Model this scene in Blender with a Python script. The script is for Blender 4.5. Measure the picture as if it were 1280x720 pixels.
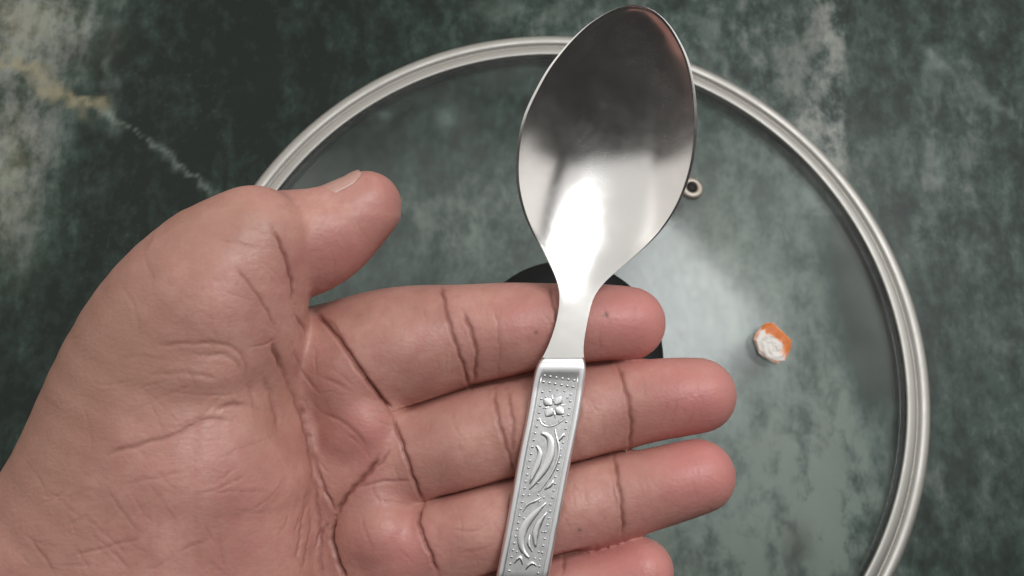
import bpy, bmesh, math, random
import numpy as np
from mathutils import Vector, Matrix

for o in list(bpy.data.objects): bpy.data.objects.remove(o)
scene = bpy.context.scene
COL = scene.collection
random.seed(4); RNG = np.random.default_rng(7)
MM = 0.001

# ------------------------------------------------------------------ camera
F = 1067.0                                   # focal length in pixels of the 1280 wide photograph
LIDC = np.array([16.83, -27.86, -298.36])    # centre of the lid rim in the camera's frame, mm
TX, TY = math.radians(14.85), math.radians(1.44)
nz = np.array([math.sin(TY), math.sin(TX)*math.cos(TY), math.cos(TX)*math.cos(TY)])   # counter normal, camera frame
nx = np.array([1.0, 0, 0]); nx = nx - nx.dot(nz)*nz; nx /= np.linalg.norm(nx)
ny = np.cross(nz, nx)
R = np.stack([nx, ny, nz])                   # camera frame -> world
RIMZ = 4.0
CAM = -R @ LIDC + np.array([0, 0, RIMZ])     # camera position in the world, mm
def c2w(p): return np.asarray(p) @ R.T + CAM
D0 = 187.0                                   # distance of the spoon and fingers from the camera
def P(px, py, w=0.0):
    """photograph point at height w (mm, towards the camera) over the hand's plane -> hand frame (x, y, w)"""
    s = (D0 - w)/F
    return np.array([(px-640.0)*s, (360.0-py)*s, w])
def h2w(p):                                  # hand frame -> world mm
    p = np.asarray(p, float).copy(); p[..., 2] -= D0
    return c2w(p)
def ground(px, py, z=0.0):
    d = R @ np.array([(px-640)/F, (360-py)/F, -1.0]); t = (z-CAM[2])/d[2]
    return CAM + d*t

cd = bpy.data.cameras.new('camera'); cam = bpy.data.objects.new('camera', cd); COL.objects.link(cam)
cd.sensor_width = 36; cd.lens = 36*F/1280; cd.clip_start = 0.005; cd.clip_end = 20
M = Matrix([[*R[0], CAM[0]*MM], [*R[1], CAM[1]*MM], [*R[2], CAM[2]*MM], [0, 0, 0, 1]]); cam.matrix_world = M
cd.dof.use_dof = True; cd.dof.focus_distance = 0.186; cd.dof.aperture_fstop = 30
scene.camera = cam

# ------------------------------------------------------------------ world, lights, exposure
world = bpy.data.worlds.new('World'); scene.world = world; world.use_nodes = True
bg = world.node_tree.nodes['Background']; bg.inputs[0].default_value = (1.0, 0.93, 0.90, 1); bg.inputs[1].default_value = 0.02
def area(name, pos, target, sx, sy, power, color):
    l = bpy.data.lights.new(name, 'AREA'); l.shape = 'RECTANGLE'; l.size = sx; l.size_y = sy; l.energy = power; l.color = color
    o = bpy.data.objects.new(name, l); COL.objects.link(o); o.location = pos
    o.rotation_euler = (Vector(target)-Vector(pos)).to_track_quat('-Z', 'Y').to_euler(); return o
def rad(L, sx, sy): return L*math.pi*sx*sy                     # watts for a wanted radiance
area('window_light', (0.44, 0.36, 1.22), (0, 0, 0.08), 0.52, 0.50, rad(5.6, 0.52, 0.50), (0.98, 0.985, 1.0))
area('ceiling_light', (-0.08, 0.52, 1.9), (-0.08, 0.45, 0.0), 3.36, 2.05, rad(0.43, 3.36, 2.05), (1.0, 0.98, 0.95))
area('front_wall_light', (-0.2, 2.4, 0.95), (0.0, 0.0, 0.30), 4.4, 1.5, rad(0.52, 4.4, 1.5), (1.0, 0.95, 0.88))
area('right_wall_light', (1.9, 0.55, 0.92), (0.0, 0.0, 0.30), 2.2, 1.45, rad(0.56, 2.2, 1.45), (1.0, 0.96, 0.92))
area('left_wall_light', (-1.9, 0.85, 1.12), (0.0, 0.0, 0.30), 1.9, 1.95, rad(0.44, 1.9, 1.95), (1.0, 0.95, 0.90))
vs = scene.view_settings; vs.view_transform = 'Standard'; vs.look = 'None'; vs.exposure = 0.78; vs.gamma = 1.0; vs.use_curve_mapping = False

# ------------------------------------------------------------------ helpers
def tag(o, label=None, cat=None, kind=None, group=None):
    if label: o['label'] = label
    if cat: o['category'] = cat
    if kind: o['kind'] = kind
    if group: o['group'] = group
    return o
def empty(name, loc):
    o = bpy.data.objects.new(name, None); o.empty_display_size = 0.01; o.location = loc; COL.objects.link(o); return o
def link(name, me, mat, parent=None, base=None):
    o = bpy.data.objects.new(name, me); COL.objects.link(o)
    if mat and not me.materials: me.materials.append(mat)
    if parent: o.parent = parent
    elif base is not None: o.location = base
    return o
def mesh(name, verts, faces, smooth=True):
    me = bpy.data.meshes.new(name); me.from_pydata([tuple(v) for v in verts], [], [tuple(f) for f in faces]); me.update()
    if smooth: me.polygons.foreach_set('use_smooth', [True]*len(me.polygons))
    return me
def fattr(me, name, data):
    a = me.attributes.new(name, 'FLOAT', 'POINT'); a.data.foreach_set('value', np.asarray(data, np.float32))
def lathe(prof, n=128, closed=True):
    """prof: (r, z) mm -> verts (m), faces"""
    V = []; Fc = []; m = len(prof)
    for i in range(n):
        a = 2*math.pi*i/n
        for r, z in prof: V.append((r*math.cos(a)*MM, r*math.sin(a)*MM, z*MM))
    for i in range(n):
        j = (i+1) % n
        for k in range(m if closed else m-1):
            l = (k+1) % m
            Fc.append((i*m+k, j*m+k, j*m+l, i*m+l))
    return V, Fc
def spline(xs, ys):
    """natural cubic spline"""
    xs = np.asarray(xs, float); ys = np.asarray(ys, float); n = len(xs); h = np.diff(xs)
    A = np.zeros((n, n)); b = np.zeros(n); A[0, 0] = A[-1, -1] = 1
    for i in range(1, n-1):
        A[i, i-1] = h[i-1]; A[i, i] = 2*(h[i-1]+h[i]); A[i, i+1] = h[i]; b[i] = 3*((ys[i+1]-ys[i])/h[i]-(ys[i]-ys[i-1])/h[i-1])
    c = np.linalg.solve(A, b)
    def f(x):
        x = np.asarray(x, float); i = np.clip(np.searchsorted(xs, x)-1, 0, n-2); t = x-xs[i]
        bb = (ys[i+1]-ys[i])/h[i]-h[i]*(2*c[i]+c[i+1])/3; d = (c[i+1]-c[i])/(3*h[i])
        return ys[i]+bb*t+c[i]*t*t+d*t**3
    return f
def polydist(pts, poly):
    """distance of 2D points to a polyline"""
    best = np.full(len(pts), 1e9)
    for a, b in zip(poly[:-1], poly[1:]):
        a = np.asarray(a, float); d = np.asarray(b, float)-a
        t = np.clip(((pts-a) @ d)/(d @ d+1e-9), 0, 1)
        best = np.minimum(best, np.hypot(*(pts-a-t[:, None]*d).T))
    return best
def smoothpoly(poly, n=8):
    poly = np.asarray(poly, float)
    if len(poly) < 3: return poly
    t = np.r_[0, np.cumsum(np.hypot(*np.diff(poly, axis=0).T))]; tt = np.linspace(0, t[-1], n*(len(poly)-1)+1)
    return np.c_[spline(t, poly[:, 0])(tt), spline(t, poly[:, 1])(tt)]

class NT:
    """small node-graph helper"""
    def __init__(s, name):
        s.m = bpy.data.materials.new(name); s.m.use_nodes = True; s.t = s.m.node_tree; s.n = s.t.nodes
        s.b = s.n['Principled BSDF']; s.out = s.n['Material Output']
    def node(s, typ, **kw):
        q = s.n.new(typ)
        for k, v in kw.items(): setattr(q, k, v)
        return q
    def set(s, inp, v):
        if isinstance(v, bpy.types.NodeSocket): s.t.links.new(v, inp)
        else: inp.default_value = v
    def coord(s, scale=(1, 1, 1), rot=(0, 0, 0), kind='Object'):
        c = s.node('ShaderNodeTexCoord'); mp = s.node('ShaderNodeMapping'); s.t.links.new(c.outputs[kind], mp.inputs[0])
        mp.inputs['Scale'].default_value = scale; mp.inputs['Rotation'].default_value = rot; return mp.outputs[0]
    def noise(s, vec, scale, detail=4, rough=0.55, dist=0.0):
        q = s.node('ShaderNodeTexNoise'); s.t.links.new(vec, q.inputs['Vector']); q.inputs['Scale'].default_value = scale
        q.inputs['Detail'].default_value = detail; q.inputs['Roughness'].default_value = rough; q.inputs['Distortion'].default_value = dist
        return q.outputs['Fac']
    def voro(s, vec, scale, feature='F1'):
        q = s.node('ShaderNodeTexVoronoi', feature=feature); s.t.links.new(vec, q.inputs['Vector']); q.inputs['Scale'].default_value = scale
        return q.outputs['Distance']
    def ramp(s, fac, stops):
        q = s.node('ShaderNodeValToRGB'); s.set(q.inputs[0], fac); e = q.color_ramp.elements
        while len(e) < len(stops): e.new(0.5)
        for el, (p, c) in zip(e, stops):
            el.position = p; el.color = (*c, 1) if hasattr(c, '__len__') else (c, c, c, 1)
        return q.outputs[0]
    def mix(s, fac, a, b, blend='MIX'):
        q = s.node('ShaderNodeMix', data_type='RGBA', blend_type=blend)
        s.set(q.inputs[0], fac)
        for i, v in ((6, a), (7, b)): s.set(q.inputs[i], v if isinstance(v, bpy.types.NodeSocket) else (*v, 1))
        return q.outputs[2]
    def math(s, op, a, b=0.0, clamp=False):
        q = s.node('ShaderNodeMath', operation=op, use_clamp=clamp); s.set(q.inputs[0], a); s.set(q.inputs[1], b); return q.outputs[0]
    def attr(s, name): return s.node('ShaderNodeAttribute', attribute_name=name).outputs['Fac']
    def bump(s, height, strength, dist, normal=None):
        q = s.node('ShaderNodeBump'); s.set(q.inputs['Height'], height); q.inputs['Strength'].default_value = strength
        q.inputs['Distance'].default_value = dist
        if normal: s.t.links.new(normal, q.inputs['Normal'])
        return q.outputs[0]
    def p(s, **kw):
        for k, v in kw.items():
            i = s.b.inputs[k.replace('_', ' ')]
            s.set(i, v if not (isinstance(v, tuple) and len(v) == 3 and i.type == 'RGBA') else (*v, 1))
        return s

# ------------------------------------------------------------------ materials
def mat_marble():
    g = NT('green_marble'); c = g.coord(); cs = g.coord(scale=(1.35, 1.0, 1), rot=(0, 0, -0.12))
    big = g.noise(c, 9, 4, 0.6, 0.6); streak = g.noise(g.coord(scale=(1.9, 0.75, 1), rot=(0, 0, -0.10)), 46, 5, 0.62, 0.25); fine = g.noise(cs, 170, 5, 0.62, 0.1)
    mott = g.noise(cs, 95, 5, 0.7, 0.15)
    f = g.math('ADD', g.math('MULTIPLY', big, 0.20), g.math('ADD', g.math('MULTIPLY', streak, 0.32), g.math('ADD', g.math('MULTIPLY', mott, 0.28), g.math('MULTIPLY', fine, 0.20))))
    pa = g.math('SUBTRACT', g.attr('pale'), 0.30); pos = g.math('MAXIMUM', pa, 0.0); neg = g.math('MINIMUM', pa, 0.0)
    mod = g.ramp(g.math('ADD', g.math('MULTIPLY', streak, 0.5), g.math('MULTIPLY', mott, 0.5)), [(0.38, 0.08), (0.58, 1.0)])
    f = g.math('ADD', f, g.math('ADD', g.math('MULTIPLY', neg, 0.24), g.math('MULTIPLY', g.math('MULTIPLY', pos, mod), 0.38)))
    f = g.math('ADD', f, g.math('SUBTRACT', g.math('MULTIPLY', g.math('MULTIPLY', g.attr('lid_veil'), g.ramp(mott, [(0.35, 0.8), (0.6, 1.0)])), 0.145), 0.035))
    col = g.ramp(f, [(0.38, (0.009, 0.015, 0.011)), (0.45, (0.020, 0.034, 0.026)), (0.52, (0.046, 0.071, 0.058)),
                     (0.62, (0.128, 0.144, 0.130)), (0.78, (0.25, 0.268, 0.235))])
    col = g.mix(g.math('MULTIPLY', g.ramp(g.noise(c, 24, 3, 0.5), [(0.42, 0.0), (0.6, 1.0)]), 0.55), col, (0.86, 1.0, 1.02), 'MULTIPLY')
    dv = g.node('ShaderNodeTexNoise'); g.t.links.new(c, dv.inputs['Vector']); dv.inputs['Scale'].default_value = 30; dv.inputs['Detail'].default_value = 4
    ad = g.node('ShaderNodeVectorMath', operation='MULTIPLY_ADD'); g.t.links.new(dv.outputs['Color'], ad.inputs[0]); ad.inputs[1].default_value = (0.045, 0.045, 0.045); g.t.links.new(cs, ad.inputs[2])
    net = g.ramp(g.voro(ad.outputs[0], 22, 'DISTANCE_TO_EDGE'), [(0.0, 1.0), (0.035, 0.0)])
    net = g.math('MULTIPLY', net, g.ramp(g.noise(c, 17, 3, 0.6), [(0.54, 0.0), (0.72, 0.04)]))
    col = g.mix(net, col, (0.13, 0.17, 0.145))
    sp = g.math('MULTIPLY', g.ramp(g.noise(c, 480, 3, 0.6), [(0.60, 0.0), (0.70, 1.0)]), g.ramp(big, [(0.52, 0.0), (0.68, 0.22)]))
    col = g.mix(sp, col, (0.15, 0.19, 0.165))
    v = g.math('MULTIPLY', g.attr('vein'), g.ramp(g.noise(c, 120, 4, 0.6), [(0.3, 0.25), (0.6, 1.0)]))
    col = g.mix(v, col, (0.22, 0.27, 0.235))
    t = g.math('MULTIPLY', g.attr('tan'), g.ramp(g.noise(c, 160, 4, 0.6), [(0.32, 0.35), (0.55, 1.0)]))
    col = g.mix(t, col, (0.33, 0.30, 0.19))
    d = g.math('MULTIPLY', g.attr('dark'), g.ramp(g.noise(c, 140, 4, 0.6), [(0.25, 0.3), (0.55, 1.0)]))
    col = g.mix(d, col, (0.035, 0.034, 0.026))
    rg = g.ramp(g.noise(c, 60, 5, 0.6), [(0.3, 0.30), (0.7, 0.45)])
    g.p(Base_Color=col, Roughness=rg, Normal=g.bump(fine, 0.06, 0.0006)); g.b.inputs['Specular IOR Level'].default_value = 0.26
    return g.m
def mat_steel(name, rough, col=(0.80, 0.79, 0.77), scr=0.04, groove=False):
    g = NT(name); c = g.coord(scale=(1, 7, 1), rot=(0, 0, -0.18)); n = g.noise(c, 900, 4, 0.6); sm = g.noise(g.coord(), 90, 4, 0.6, 0.4)
    r = g.math('ADD', rough-0.04, g.math('ADD', g.math('MULTIPLY', n, 0.05), g.math('MULTIPLY', g.ramp(sm, [(0.4, 0.0), (0.75, 1.0)]), 0.10)))
    if groove:                                        # tarnish left in the stamped recess
        k = g.math('MULTIPLY', g.attr('groove'), g.ramp(g.noise(g.coord(), 700, 4, 0.65), [(0.30, 0.35), (0.65, 1.0)]))
        col = g.mix(k, col, (0.50, 0.51, 0.51)); r = g.math('ADD', r, g.math('MULTIPLY', k, 0.10))
    g.p(Base_Color=col, Metallic=1.0, Roughness=r, Normal=g.bump(n, scr, 0.0002)); return g.m
def mat_glass():
    g = NT('lid_glass'); g.n.remove(g.b)
    tr = g.node('ShaderNodeBsdfTransparent'); tr.inputs[0].default_value = (0.955, 0.985, 0.972, 1)
    gl = g.node('ShaderNodeBsdfGlossy'); gl.inputs['Roughness'].default_value = 0.03
    fr = g.node('ShaderNodeFresnel'); fr.inputs[0].default_value = 1.4
    sm = g.noise(g.coord(), 28, 5, 0.6, 0.5)
    g.set(gl.inputs['Roughness'], g.ramp(sm, [(0.35, 0.12), (0.75, 0.22)]))
    mx = g.node('ShaderNodeMixShader'); g.t.links.new(fr.outputs[0], mx.inputs[0]); g.t.links.new(tr.outputs[0], mx.inputs[1]); g.t.links.new(gl.outputs[0], mx.inputs[2])
    df = g.node('ShaderNodeBsdfDiffuse'); df.inputs[0].default_value = (0.55, 0.58, 0.57, 1)          # thin film of dust and smears, its haze also standing in for the reflected veil
    m2 = g.node('ShaderNodeMixShader'); g.set(m2.inputs[0], g.ramp(g.noise(g.coord(), 45, 6, 0.65, 0.8), [(0.30, 0.008), (0.70, 0.055)]))
    g.t.links.new(mx.outputs[0], m2.inputs[1]); g.t.links.new(df.outputs[0], m2.inputs[2])
    g.t.links.new(m2.outputs[0], g.out.inputs[0]); return g.m
def mat_plain(name, col, rough, bump=0.0):
    g = NT(name); n = g.noise(g.coord(), 700, 4, 0.6)
    g.p(Base_Color=g.mix(n, tuple(x*0.8 for x in col), tuple(min(1, x*1.2) for x in col)), Roughness=rough)
    if bump: g.p(Normal=g.bump(n, bump, 0.0004))
    return g.m
def mat_skin():
    g = NT('skin'); c = g.coord()
    m1 = g.noise(c, 70, 4, 0.6, 0.3); m2 = g.noise(c, 420, 4, 0.6)
    base = g.mix(g.ramp(m1, [(0.36, 0.0), (0.64, 1.0)]), (0.450, 0.216, 0.178), (0.595, 0.318, 0.264))
    base = g.mix(g.math('MULTIPLY', g.ramp(m2, [(0.42, 0.0), (0.70, 1.0)]), 0.55), base, (0.49, 0.205, 0.175))
    m3 = g.noise(c, 180, 3, 0.6, 0.6); base = g.mix(g.math('MULTIPLY', g.ramp(m3, [(0.50, 0.0), (0.72, 1.0)]), 0.22), base, (0.56, 0.33, 0.22))
    base = g.mix(g.math('MULTIPLY', g.attr('flush'), 0.88, True), base, (0.61, 0.225, 0.210))
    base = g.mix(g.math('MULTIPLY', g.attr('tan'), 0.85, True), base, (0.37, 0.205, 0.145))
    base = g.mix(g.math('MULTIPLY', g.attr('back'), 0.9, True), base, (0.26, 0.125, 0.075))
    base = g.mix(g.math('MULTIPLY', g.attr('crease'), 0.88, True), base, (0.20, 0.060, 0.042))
    base = g.mix(g.attr('mole'), base, (0.06, 0.03, 0.025))
    ridge = g.noise(g.coord(scale=(1, 2.4, 1.4), rot=(0, 0, 0.25)), 1500, 3, 0.6, 0.6)
    cell = g.voro(c, 1100); wr = g.noise(g.coord(scale=(1, 2.2, 1), rot=(0, 0, 0.7)), 260, 5, 0.65, 0.8)
    nb = g.bump(wr, 0.15, 0.0008); nb = g.bump(cell, 0.12, 0.0004, nb); nb = g.bump(ridge, 0.12, 0.0003, nb)
    g.p(Base_Color=base, Roughness=g.ramp(m2, [(0.3, 0.36), (0.7, 0.50)]), Normal=nb)
    g.b.inputs['Subsurface Weight'].default_value = 0.12; g.b.inputs['Subsurface Radius'].default_value = (1.0, 0.36, 0.20)
    g.b.inputs['Subsurface Scale'].default_value = 0.0025; g.b.inputs['Specular IOR Level'].default_value = 0.45
    return g.m
def mat_food():
    g = NT('orange_white_scrap'); c = g.coord(); n = g.noise(c, 260, 4, 0.6)
    f = g.math('ADD', g.attr('orange'), g.math('MULTIPLY', g.math('SUBTRACT', n, 0.5), 0.5))
    col = g.ramp(f, [(0.26, (0.80, 0.77, 0.72)), (0.40, (0.82, 0.52, 0.40)), (0.58, (0.72, 0.20, 0.04)), (0.95, (0.66, 0.17, 0.025))])
    g.p(Base_Color=col, Roughness=0.45, Normal=g.bump(n, 0.35, 0.001)); return g.m
MARBLE = mat_marble(); STEEL = mat_steel('polished_spoon_steel', 0.21); SATIN = mat_steel('satin_handle_steel', 0.32, (0.80, 0.81, 0.82)); SATIN_H = mat_steel('satin_handle_steel_with_residue', 0.32, (0.80, 0.81, 0.82), groove=True)
RIMST = mat_steel('lid_rim_steel', 0.52, (0.48, 0.47, 0.44), 0.1); GLASS = mat_glass(); BLACK = mat_plain('black_knob_plastic', (0.006, 0.007, 0.007), 0.5, 0.1)
VENTST = mat_steel('dull_vent_steel', 0.5, (0.42, 0.38, 0.33), 0.1); HOLE = mat_plain('vent_hole_shade', (0.006, 0.006, 0.005), 0.7); SKIN = mat_skin(); NAIL = mat_plain('nail', (0.54, 0.32, 0.265), 0.33, 0.02); FOOD = mat_food()

BLACK.node_tree.nodes['Principled BSDF'].inputs['Specular IOR Level'].default_value = 0.15

# ------------------------------------------------------------------ countertop
def build_counter():
    xs = np.unique(np.r_[np.linspace(-900, -260, 20), np.arange(-260, 250, 1.3), np.linspace(250, 900, 20)])
    ys = np.unique(np.r_[np.linspace(-450, -150, 12), np.arange(-150, 190, 1.3), np.linspace(190, 800, 20)])
    X, Y = np.meshgrid(xs, ys, indexing='ij'); nxx, nyy = X.shape
    W = np.c_[X.ravel(), Y.ravel(), np.zeros(X.size)]
    q = (W-CAM) @ R; px = np.c_[640+F*q[:, 0]/-q[:, 2], 360-F*q[:, 1]/-q[:, 2]]     # where a point of the slab lies in the photograph
    wx, wy = px[:, 0], px[:, 1]
    wob = px+np.c_[4*np.sin(wx*0.11+wy*0.07)+2.5*np.sin(wy*0.23-wx*0.13)+1.5*np.sin(wx*0.41), 4*np.sin(wx*0.09-wy*0.12+1)+2.5*np.sin(wx*0.27+wy*0.19)+1.5*np.sin(wy*0.37)]
    wid = 0.75+0.35*np.sin(wx*0.063+wy*0.041)+0.2*np.sin(wx*0.17-wy*0.11)
    def line(poly, wd, soft=1.0):
        return np.exp(-(polydist(wob, smoothpoly(poly))/(wd*wid))**2*soft)
    def blob(cx, cy, rx, ry, a=0):
        d = px-(cx, cy); ca, sa = math.cos(a), math.sin(a)
        return np.exp(-((d[:, 0]*ca+d[:, 1]*sa)/rx)**2-((-d[:, 0]*sa+d[:, 1]*ca)/ry)**2)
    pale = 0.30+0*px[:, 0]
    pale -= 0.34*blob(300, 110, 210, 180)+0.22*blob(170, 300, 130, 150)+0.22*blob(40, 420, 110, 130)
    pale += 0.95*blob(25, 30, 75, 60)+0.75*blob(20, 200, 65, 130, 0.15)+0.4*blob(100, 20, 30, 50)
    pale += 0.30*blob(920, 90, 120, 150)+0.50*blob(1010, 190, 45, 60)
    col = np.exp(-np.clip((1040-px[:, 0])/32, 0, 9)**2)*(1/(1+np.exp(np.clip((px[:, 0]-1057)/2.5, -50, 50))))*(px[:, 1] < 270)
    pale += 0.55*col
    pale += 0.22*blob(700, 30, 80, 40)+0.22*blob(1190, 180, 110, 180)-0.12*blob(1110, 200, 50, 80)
    pale += 0.6*blob(930, 660, 150, 130)+0.4*blob(940, 360, 120, 180)+0.55*blob(580, 280, 110, 70)+0.7*blob(1050, 610, 60, 140)  # stone paled under the lid to stand in for the reflected veil
    pale -= 0.75*blob(1085, 400, 36, 120, -0.2)  # dark reflection inside the right rim, painted into the stone
    lid_veil = 1.0*blob(920, 650, 150, 150)+0.75*blob(950, 420, 105, 150)+0.3*blob(590, 290, 100, 70)+0.5*blob(1050, 600, 60, 110)-0.5*blob(1090, 400, 40, 120, -0.2)-0.15*blob(200, 300, 160, 200)-0.12*blob(300, 90, 170, 120)  # reflected veil and dark reflection of the glass painted in; darker stone at left
    vein = 0.62*line([(120, 140), (180, 172), (225, 208), (266, 242)], 5.5)+0.35*line([(150, 0), (138, 60), (135, 100), (145, 170)], 7)
    vein += 0.35*line([(1165, 60), (1200, 105), (1245, 130), (1300, 180)], 9)+0.35*line([(1215, 400), (1240, 425), (1275, 440)], 7)
    vein += 0.35*line([(1165, 60), (1168, 140), (1175, 230)], 8)+0.3*line([(860, 20), (890, 60), (870, 110)], 14)
    vein += 0.8*blob(558, 147, 13, 15)+0.8*blob(480, 143, 7, 5)+0.25*line([(600, 10), (760, 15)], 14)
    tan = 0.75*line([(-20, 80), (35, 84), (66, 112), (95, 128), (120, 130)], 11)+0.35*blob(30, 30, 70, 40)+0.30*blob(15, 220, 30, 90)+0.2*blob(885, 330, 50, 90)
    dark = 0.9*blob(996, 690, 19, 34)+0.6*line([(925, 585), (950, 615), (985, 655)], 4)+0.7*blob(140, 45, 10, 18)+0.4*blob(100, 70, 40, 25)
    faces = []
    idx = np.arange(nxx*nyy).reshape(nxx, nyy)
    f = np.stack([idx[:-1, :-1], idx[1:, :-1], idx[1:, 1:], idx[:-1, 1:]], -1).reshape(-1, 4)
    V = W*MM; n0 = len(V)
    ring = np.r_[idx[:, 0], idx[-1, 1:], idx[-2::-1, -1], idx[0, -2:0:-1]]
    low = V[ring].copy(); low[:, 2] = -0.03
    V = np.r_[V, low]; k = len(ring)
    side = np.stack([ring, n0+np.arange(k), n0+(np.arange(k)+1) % k, np.roll(ring, -1)], -1)
    me = bpy.data.meshes.new('countertop'); me.from_pydata(V.tolist(), [], f.tolist()+side.tolist()+[tuple(n0+np.arange(k)[::-1])]); me.update()
    for nme, a in (('pale', pale), ('vein', vein), ('tan', tan), ('dark', dark), ('lid_veil', lid_veil)): fattr(me, nme, np.r_[np.clip(a, -0.6, 1.4), a[ring]])
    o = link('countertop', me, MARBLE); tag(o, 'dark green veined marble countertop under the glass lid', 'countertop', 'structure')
build_counter()

# ------------------------------------------------------------------ glass lid
def dome(r): return 6.0+12.0*(1-(min(r, 122)/122.0)**1.9)
lid = empty('glass_lid', (0, 0, 0)); tag(lid, 'round glass pot lid with steel rim and black knob lying on green marble', 'pot lid')
def rim_profile():
    pr = [(129.4, 0.6), (129.9, 2.0), (130.0, 3.6), (129.7, 4.6), (129.0, 5.3), (127.9, 5.7), (126.8, 5.75), (126.0, 5.5), (125.5, 4.9), (125.3, 4.5), (125.0, 4.5), (124.8, 5.0)]
    pr += [(124.2, 5.9), (123.3, 6.35), (122.2, 6.6), (121.3, 6.75), (120.8, 6.7), (120.6, 6.35), (120.7, 5.9), (122.0, 5.2), (122.6, 0.4), (123.5, 0.05), (128.6, 0.05)]
    return pr
V, Fc = lathe(rim_profile(), 220); link('rim', mesh('rim', V, Fc), RIMST, lid)
rr = np.linspace(121.6, 0.01, 46); prof = [(r, dome(r)) for r in rr]+[(r, dome(r)-3.2) for r in rr[::-1]]
V, Fc = lathe(prof, 160); link('glass_dome', mesh('glass_dome', V, Fc), GLASS, lid)
top = dome(0)
kp = [(0.01, top+0.05), (12, top+0.05), (13, top+1.5), (11.5, top+3.5), (12.5, top+5), (22, top+6.5), (29.5, top+8.5), (31.2, top+10.8), (30.9, top+12.8), (29, top+14.3), (22, top+14.9), (12, top+14.4), (0.01, top+14.2)]
V, Fc = lathe(kp, 96, False); knob = link('knob', mesh('knob', V, Fc), BLACK, lid)
V, Fc = lathe([(0.01, top+14.9), (4.0, top+14.9), (4.8, top+14.4), (4.8, top+13.5)], 40, False); link('screw_cover', mesh('screw_cover', V, Fc), RIMST, knob)
def on_glass(px, py):
    z = 15.0
    for _ in range(20):
        g = ground(px, py, z); z = dome(math.hypot(g[0], g[1]))
    return g
def slope_rot(g):
    r = math.hypot(g[0], g[1]); dz = (dome(r+0.5)-dome(r-0.5)); n = Vector((-dz*g[0]/r, -dz*g[1]/r, 1)).normalized()
    return Vector((0, 0, 1)).rotation_difference(n)
gv = on_glass(864, 236)
V, Fc = lathe([(2.2, -3.0), (2.2, 1.0), (2.6, 1.7), (3.4, 1.9), (4.6, 1.6), (5.4, 0.8), (5.5, 0.0), (5.0, -0.6), (3.4, -0.6), (3.4, -3.4), (2.6, -3.4)], 48)
vent = link('steam_vent', mesh('steam_vent', V, Fc), VENTST, lid); vent.location = gv*MM; vent.rotation_mode = 'QUATERNION'; vent.rotation_quaternion = slope_rot(gv); vent.scale = (0.82, 0.82, 0.82)
V, Fc = lathe([(0.01, 1.25), (2.3, 1.3), (2.3, -1.6), (0.01, -1.6)], 32, False); link('vent_hole', mesh('vent_hole', V, Fc), HOLE, vent)  # dark plug in the bore, standing in for the shade inside the hole

# ------------------------------------------------------------------ food scrap on the lid
def build_food():
    g = on_glass(965, 430); sc = 283/F
    out = np.array([(-24, 4), (-20, 13), (-15, 17), (-9, 25), (2, 27), (9, 21), (16, 14), (25, 4), (23, -5), (19, -12), (14, -22), (3, -25), (-4, -22), (-12, -20), (-20, -12), (-22, -4)], float)
    n = len(out); V = []; O = []
    rings = [(0.90, 0.0), (1.0, 0.5), (1.03, 1.6), (0.97, 2.5), (0.86, 3.0), (0.70, 3.2), (0.52, 3.1), (0.34, 3.3), (0.16, 3.2)]
    for k, (r, z) in enumerate(rings):
        for x, y in out*r:
            j = RNG.normal(0, 1, 3)*(0.0 if k == 0 else 0.28); u = x*0.66+y*0.75
            V.append((x*sc+j[0], y*sc+j[1], (z+j[2]*0.8)*0.6))
            o = 0.05+0.35*(k in (2, 3))+0.95*(1/(1+math.exp(-(u-7.0)/1.2)))*(1/(1+math.exp((u-18.5)/0.8)))+0.55*math.exp(-((x-13)**2+(y+11)**2)/45)+0.35*math.exp(-((x+12)**2+(y-9)**2)/30)+0.3*math.exp(-((x+3)**2+(y+15)**2)/20)
            O.append(o if k else 0.2)
    Fc = [(k*n+i, k*n+(i+1) % n, (k+1)*n+(i+1) % n, (k+1)*n+i) for k in range(len(rings)-1) for i in range(n)]
    Fc += [tuple(range((len(rings)-1)*n, len(rings)*n)), tuple(range(n))[::-1]]
    V = np.array(V); V[:n, 2] = 0
    Fc = [f[::-1] for f in Fc] if False else Fc
    me = mesh('food_scrap', V*MM, Fc, False); bm = bmesh.new(); bm.from_mesh(me); bmesh.ops.recalc_face_normals(bm, faces=bm.faces); bm.to_mesh(me); bm.free(); fattr(me, 'orange', O)
    o = link('food_scrap', me, FOOD); o.location = (g+np.array([0, 0, 0.1]))*MM; o.rotation_mode = 'QUATERNION'; o.rotation_quaternion = slope_rot(g)
    tag(o, 'small orange and white food scrap lying on the glass lid', 'food scrap')
build_food()

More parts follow.
